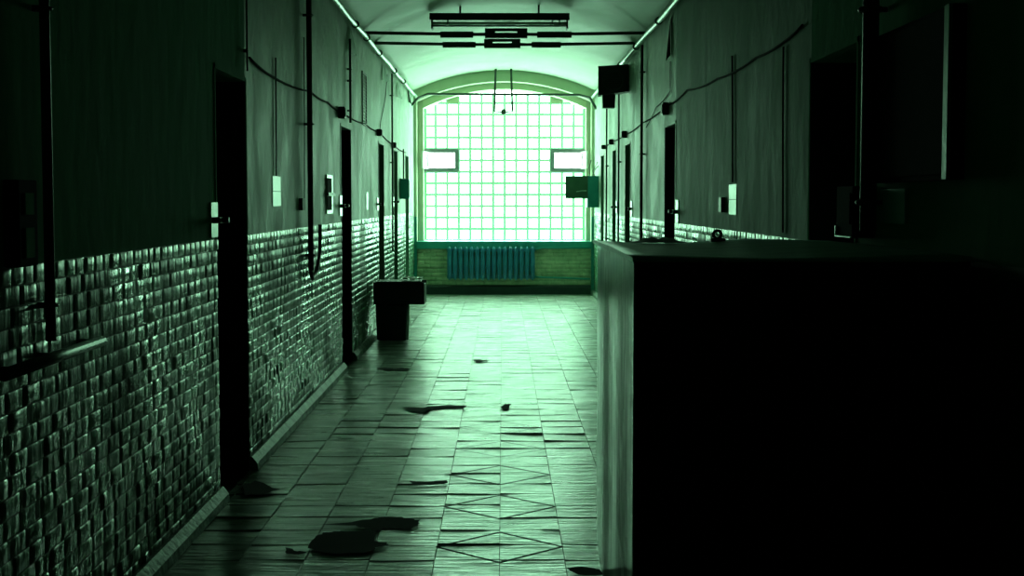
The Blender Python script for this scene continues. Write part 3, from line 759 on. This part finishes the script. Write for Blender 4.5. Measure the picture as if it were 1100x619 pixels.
# ------------------------------------------------------------------ big dark block on the right
N0 = on_y(682, 278, 4.80); F0 = on_y(640, 257.5, 6.90)
bxn = N0.x; zt = (N0.z + F0.z) / 2
blk = thing('masonry_counter', 'huge dark chest-high block with sheet metal top on the right', 'counter', ((bxn + XR) / 2, 5.85, 0.0))
bd = MB(); xr = XR - .016
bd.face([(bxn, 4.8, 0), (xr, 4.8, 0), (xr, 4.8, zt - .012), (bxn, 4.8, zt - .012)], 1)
rows = []; rnd = random.Random(9)
prof = [(4.80, .000), (4.86, .003), (4.98, .003), (5.42, -.005), (5.52, -.004), (5.82, .006), (5.92, .006), (6.22, -.003), (6.34, -.002), (6.84, .014), (6.90, .022)]
def bulge(y):
    for (a_, p_), (b_, q_) in zip(prof, prof[1:]):
        if a_ <= y <= b_ + 1e-6: t_ = (y - a_) / (b_ - a_); t_ = t_ * t_ * (3 - 2 * t_); return p_ + (q_ - p_) * t_
    return 0
for i in range(85):
    y = 4.8 + 2.1 * i / 84
    rows.append([(bxn + bulge(y) * (1.0 + .12 * math.sin(k * 1.7 + y * 2)) - .004, y, (zt - .012) * k / 8) for k in range(9)])
bd.grid(rows, 0, True)
bd.face([(bxn + .016, 6.9, 0), (xr, 6.9, 0), (xr, 6.9, zt - .03), (bxn + .016, 6.9, zt - .03)], 0)
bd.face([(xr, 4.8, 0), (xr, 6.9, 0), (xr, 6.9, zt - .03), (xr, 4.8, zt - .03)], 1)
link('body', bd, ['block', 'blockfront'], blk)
tp = MB(); rows = []
NX, NY = 14, 8
def tz_(u, v): return zt - .012 * math.sin(PI * min(1, u * 1.6)) * (1 - .3 * v) + .006 * math.sin(u * 7 + v * 3)
for i in range(NY + 1):
    rows.append([(bxn - .008 + (xr - bxn + .008) * j / NX, 4.79 + 2.12 * i / NY, tz_(j / NX, i / NY)) for j in range(NX + 1)])
tp.grid(rows)
for r in (rows[0], rows[-1], [q[0] for q in rows]):
    tp.grid([r, [(p[0], p[1], zt - .014) for p in r]], smooth=False)
link('metal_top', tp, 'blocktop', blk)
rp_ = on_y(770.5, 252, 6.84)
hs = MB().torus((rp_.x, 6.84, rp_.z), .019, .0075, 'y'); hs.box((rp_.x - .035, 6.80, zt - .02), (rp_.x + .035, 6.87, rp_.z - .018), bev=.004)
h = link('lifting_ring', hs, 'black', blk); h['label'] = 'small black iron ring standing on the far edge'
edge = MB().tube([(bxn + .001, 4.795, zt - .035), (bxn + .001, 4.797, .02)], .006, n=6)
link('corner_strip', edge, 'frame', blk)
p = on_y(706, 258, 6.8)
rg = MB(); rows = []
for i in range(6):
    rows.append([(p.x - .13 + .26 * j / 8, 6.66 + .2 * i / 5, zt - .005 + (.022 + .010 * math.sin(j * 2.1 + i)) * math.sin(PI * j / 8) * math.sin(PI * i / 5)) for j in range(9)])
rg.grid(rows); tag(link('rag', rg, 'bin', origin=(p.x, 6.76, zt - .01)), 'dark crumpled rag on the far edge of the big block', 'rag')

# ------------------------------------------------------------------ dim fittings in the dark
def wallbox(name, px0, py0, px1, py1, X, depth, m, label, cat):
    s = 1 if X < 0 else -1
    p, q = on_x(px0, py0, X), on_x(px1, py1, X); y0, y1 = min(p.y, q.y), max(p.y, q.y); z0, z1 = min(p.z, q.z), max(p.z, q.z)
    r = thing(name, label, cat, (X, (y0 + y1) / 2, z0))
    link('housing', MB().box((X, y0, z0), (X + s * depth, y1, z1), bev=.006), m, r)
    return r, y0, y1, z0, z1
r, y0, y1, z0, z1 = wallbox('wall_cabinet', 948, 42, 1036, 193, XR, .05, 'matblack', 'large black wall cabinet on right wall above the big block', 'cabinet')
link('door', MB().box((XR - .05, y0 + .04, z0 + .02), (XR - .058, y1 - .02, z1 - .02), bev=.003), 'matblack', r)
es = link('edge_strip', MB().box((XR - .05, y0, z0), (XR - .064, y0 + .055, z1), bev=.003), 'teal', r); es['label'] = 'teal painted upright edge strip'
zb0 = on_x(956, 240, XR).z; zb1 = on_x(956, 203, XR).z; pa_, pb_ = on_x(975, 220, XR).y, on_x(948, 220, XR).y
tag(link('lit_wall_patch', MB().box((XR, pa_, zb0), (XR - .012, pb_, zb1), bev=.003), 'litwall', origin=(XR, pa_, zb0)), 'small teal panel painted as a lit patch of right wall below the black cabinet', 'lit wall patch')  # lit stretch of wall, its brightness put in as a pale panel
r, y0, y1, z0, z1 = wallbox('meter_box', 941, 200, 922, 254, XR, .10, 'matblack', 'small black meter box at foot of the thick right pipe', 'box')
link('edge_glint', MB().box((XR - .10, y1 - .012, z0), (XR - .108, y1, z0 + .05)).box((XR - .10, y0, z0), (XR - .108, y1 - .012, z0 + .006)), 'white', r)  # highlights on the box corner painted as small white pieces
link('cover', MB().box((XR - .10, y0 + .03, z0 + .06), (XR - .106, y1 - .03, z1 - .03)), 'matblack', r)
r, y0, y1, z0, z1 = wallbox('switch_box', 2, 193, 25, 285, XL, .05, 'matblack', 'dark switch box with two faint plates at far left edge', 'box')
for f0, f1 in ((.10, .45), (.60, .85)):
    link('plate', MB().box((XL + .05, y0 + (y1 - y0) * .3, z0 + (z1 - z0) * f0), (XL + .054, y0 + (y1 - y0) * .75, z0 + (z1 - z0) * f1)), 'plasterdark', r)
# hand rail on near left wall
xr_ = XL + .075
a, b = on_x(4, 410, xr_), on_x(109, 361, xr_); zz = (a.z + b.z) / 2
hr = thing('wall_rail', 'short green rail fixed to the near left brick dado', 'rail', (XL, (a.y + b.y) / 2, zz))
link('bar', MB().tube([(xr_, a.y, zz), (xr_, b.y, zz)], .020), 'frame', hr)
for y in (a.y + .12, (a.y + b.y) / 2, b.y - .05): link('stay', MB().tube([(XL, y, zz), (xr_, y, zz)], .012, n=8), 'iron', hr)

# ------------------------------------------------------------------ light: bright overcast day beyond the window
w = bpy.data.worlds.new('overcast_day'); S.world = w; w.use_nodes = True
t = w.node_tree
for n_ in list(t.nodes): t.nodes.remove(n_)
bg = nd(t, 'ShaderNodeBackground'); ow = nd(t, 'ShaderNodeOutputWorld')
bg.inputs[0].default_value = (.93, 1.0, .95, 1)
tcw = nd(t, 'ShaderNodeTexCoord'); sx = nd(t, 'ShaderNodeSeparateXYZ'); mrw = nd(t, 'ShaderNodeMapRange')
t.links.new(tcw.outputs['Generated'], sx.inputs[0]); ab = nd(t, 'ShaderNodeMath', operation='ABSOLUTE'); t.links.new(sx.outputs['Z'], ab.inputs[0]); t.links.new(ab.outputs[0], mrw.inputs[0])  # ground side mirrors the sky's brightness, added to light the ceiling
mrw.inputs[1].default_value = 0.0; mrw.inputs[2].default_value = 0.9; mrw.inputs[3].default_value = 12.0; mrw.inputs[4].default_value = 22.0
t.links.new(mrw.outputs[0], bg.inputs[1])
t.links.new(bg.outputs[0], ow.inputs[0])
pl = bpy.data.lights.new('window_portal', 'AREA'); pl.shape = 'RECTANGLE'; pl.size = 2.95; pl.size_y = 2.75; pl.cycles.is_portal = True
po = bpy.data.objects.new('window_portal', pl); COL.objects.link(po); po.location = (.04, YG + .14, 2.27); po.rotation_euler = (-PI / 2, 0, 0)
S.cycles.max_bounces = 10; S.cycles.diffuse_bounces = 6; S.cycles.glossy_bounces = 6; S.cycles.transparent_max_bounces = 16
S.cycles.use_denoising = True
S.view_settings.view_transform = 'Standard'; S.view_settings.look = 'None'
S.view_settings.exposure = 0.0; S.view_settings.gamma = 1.0
for o in list(COL.objects):
    if '_w' in o: del o['_w']
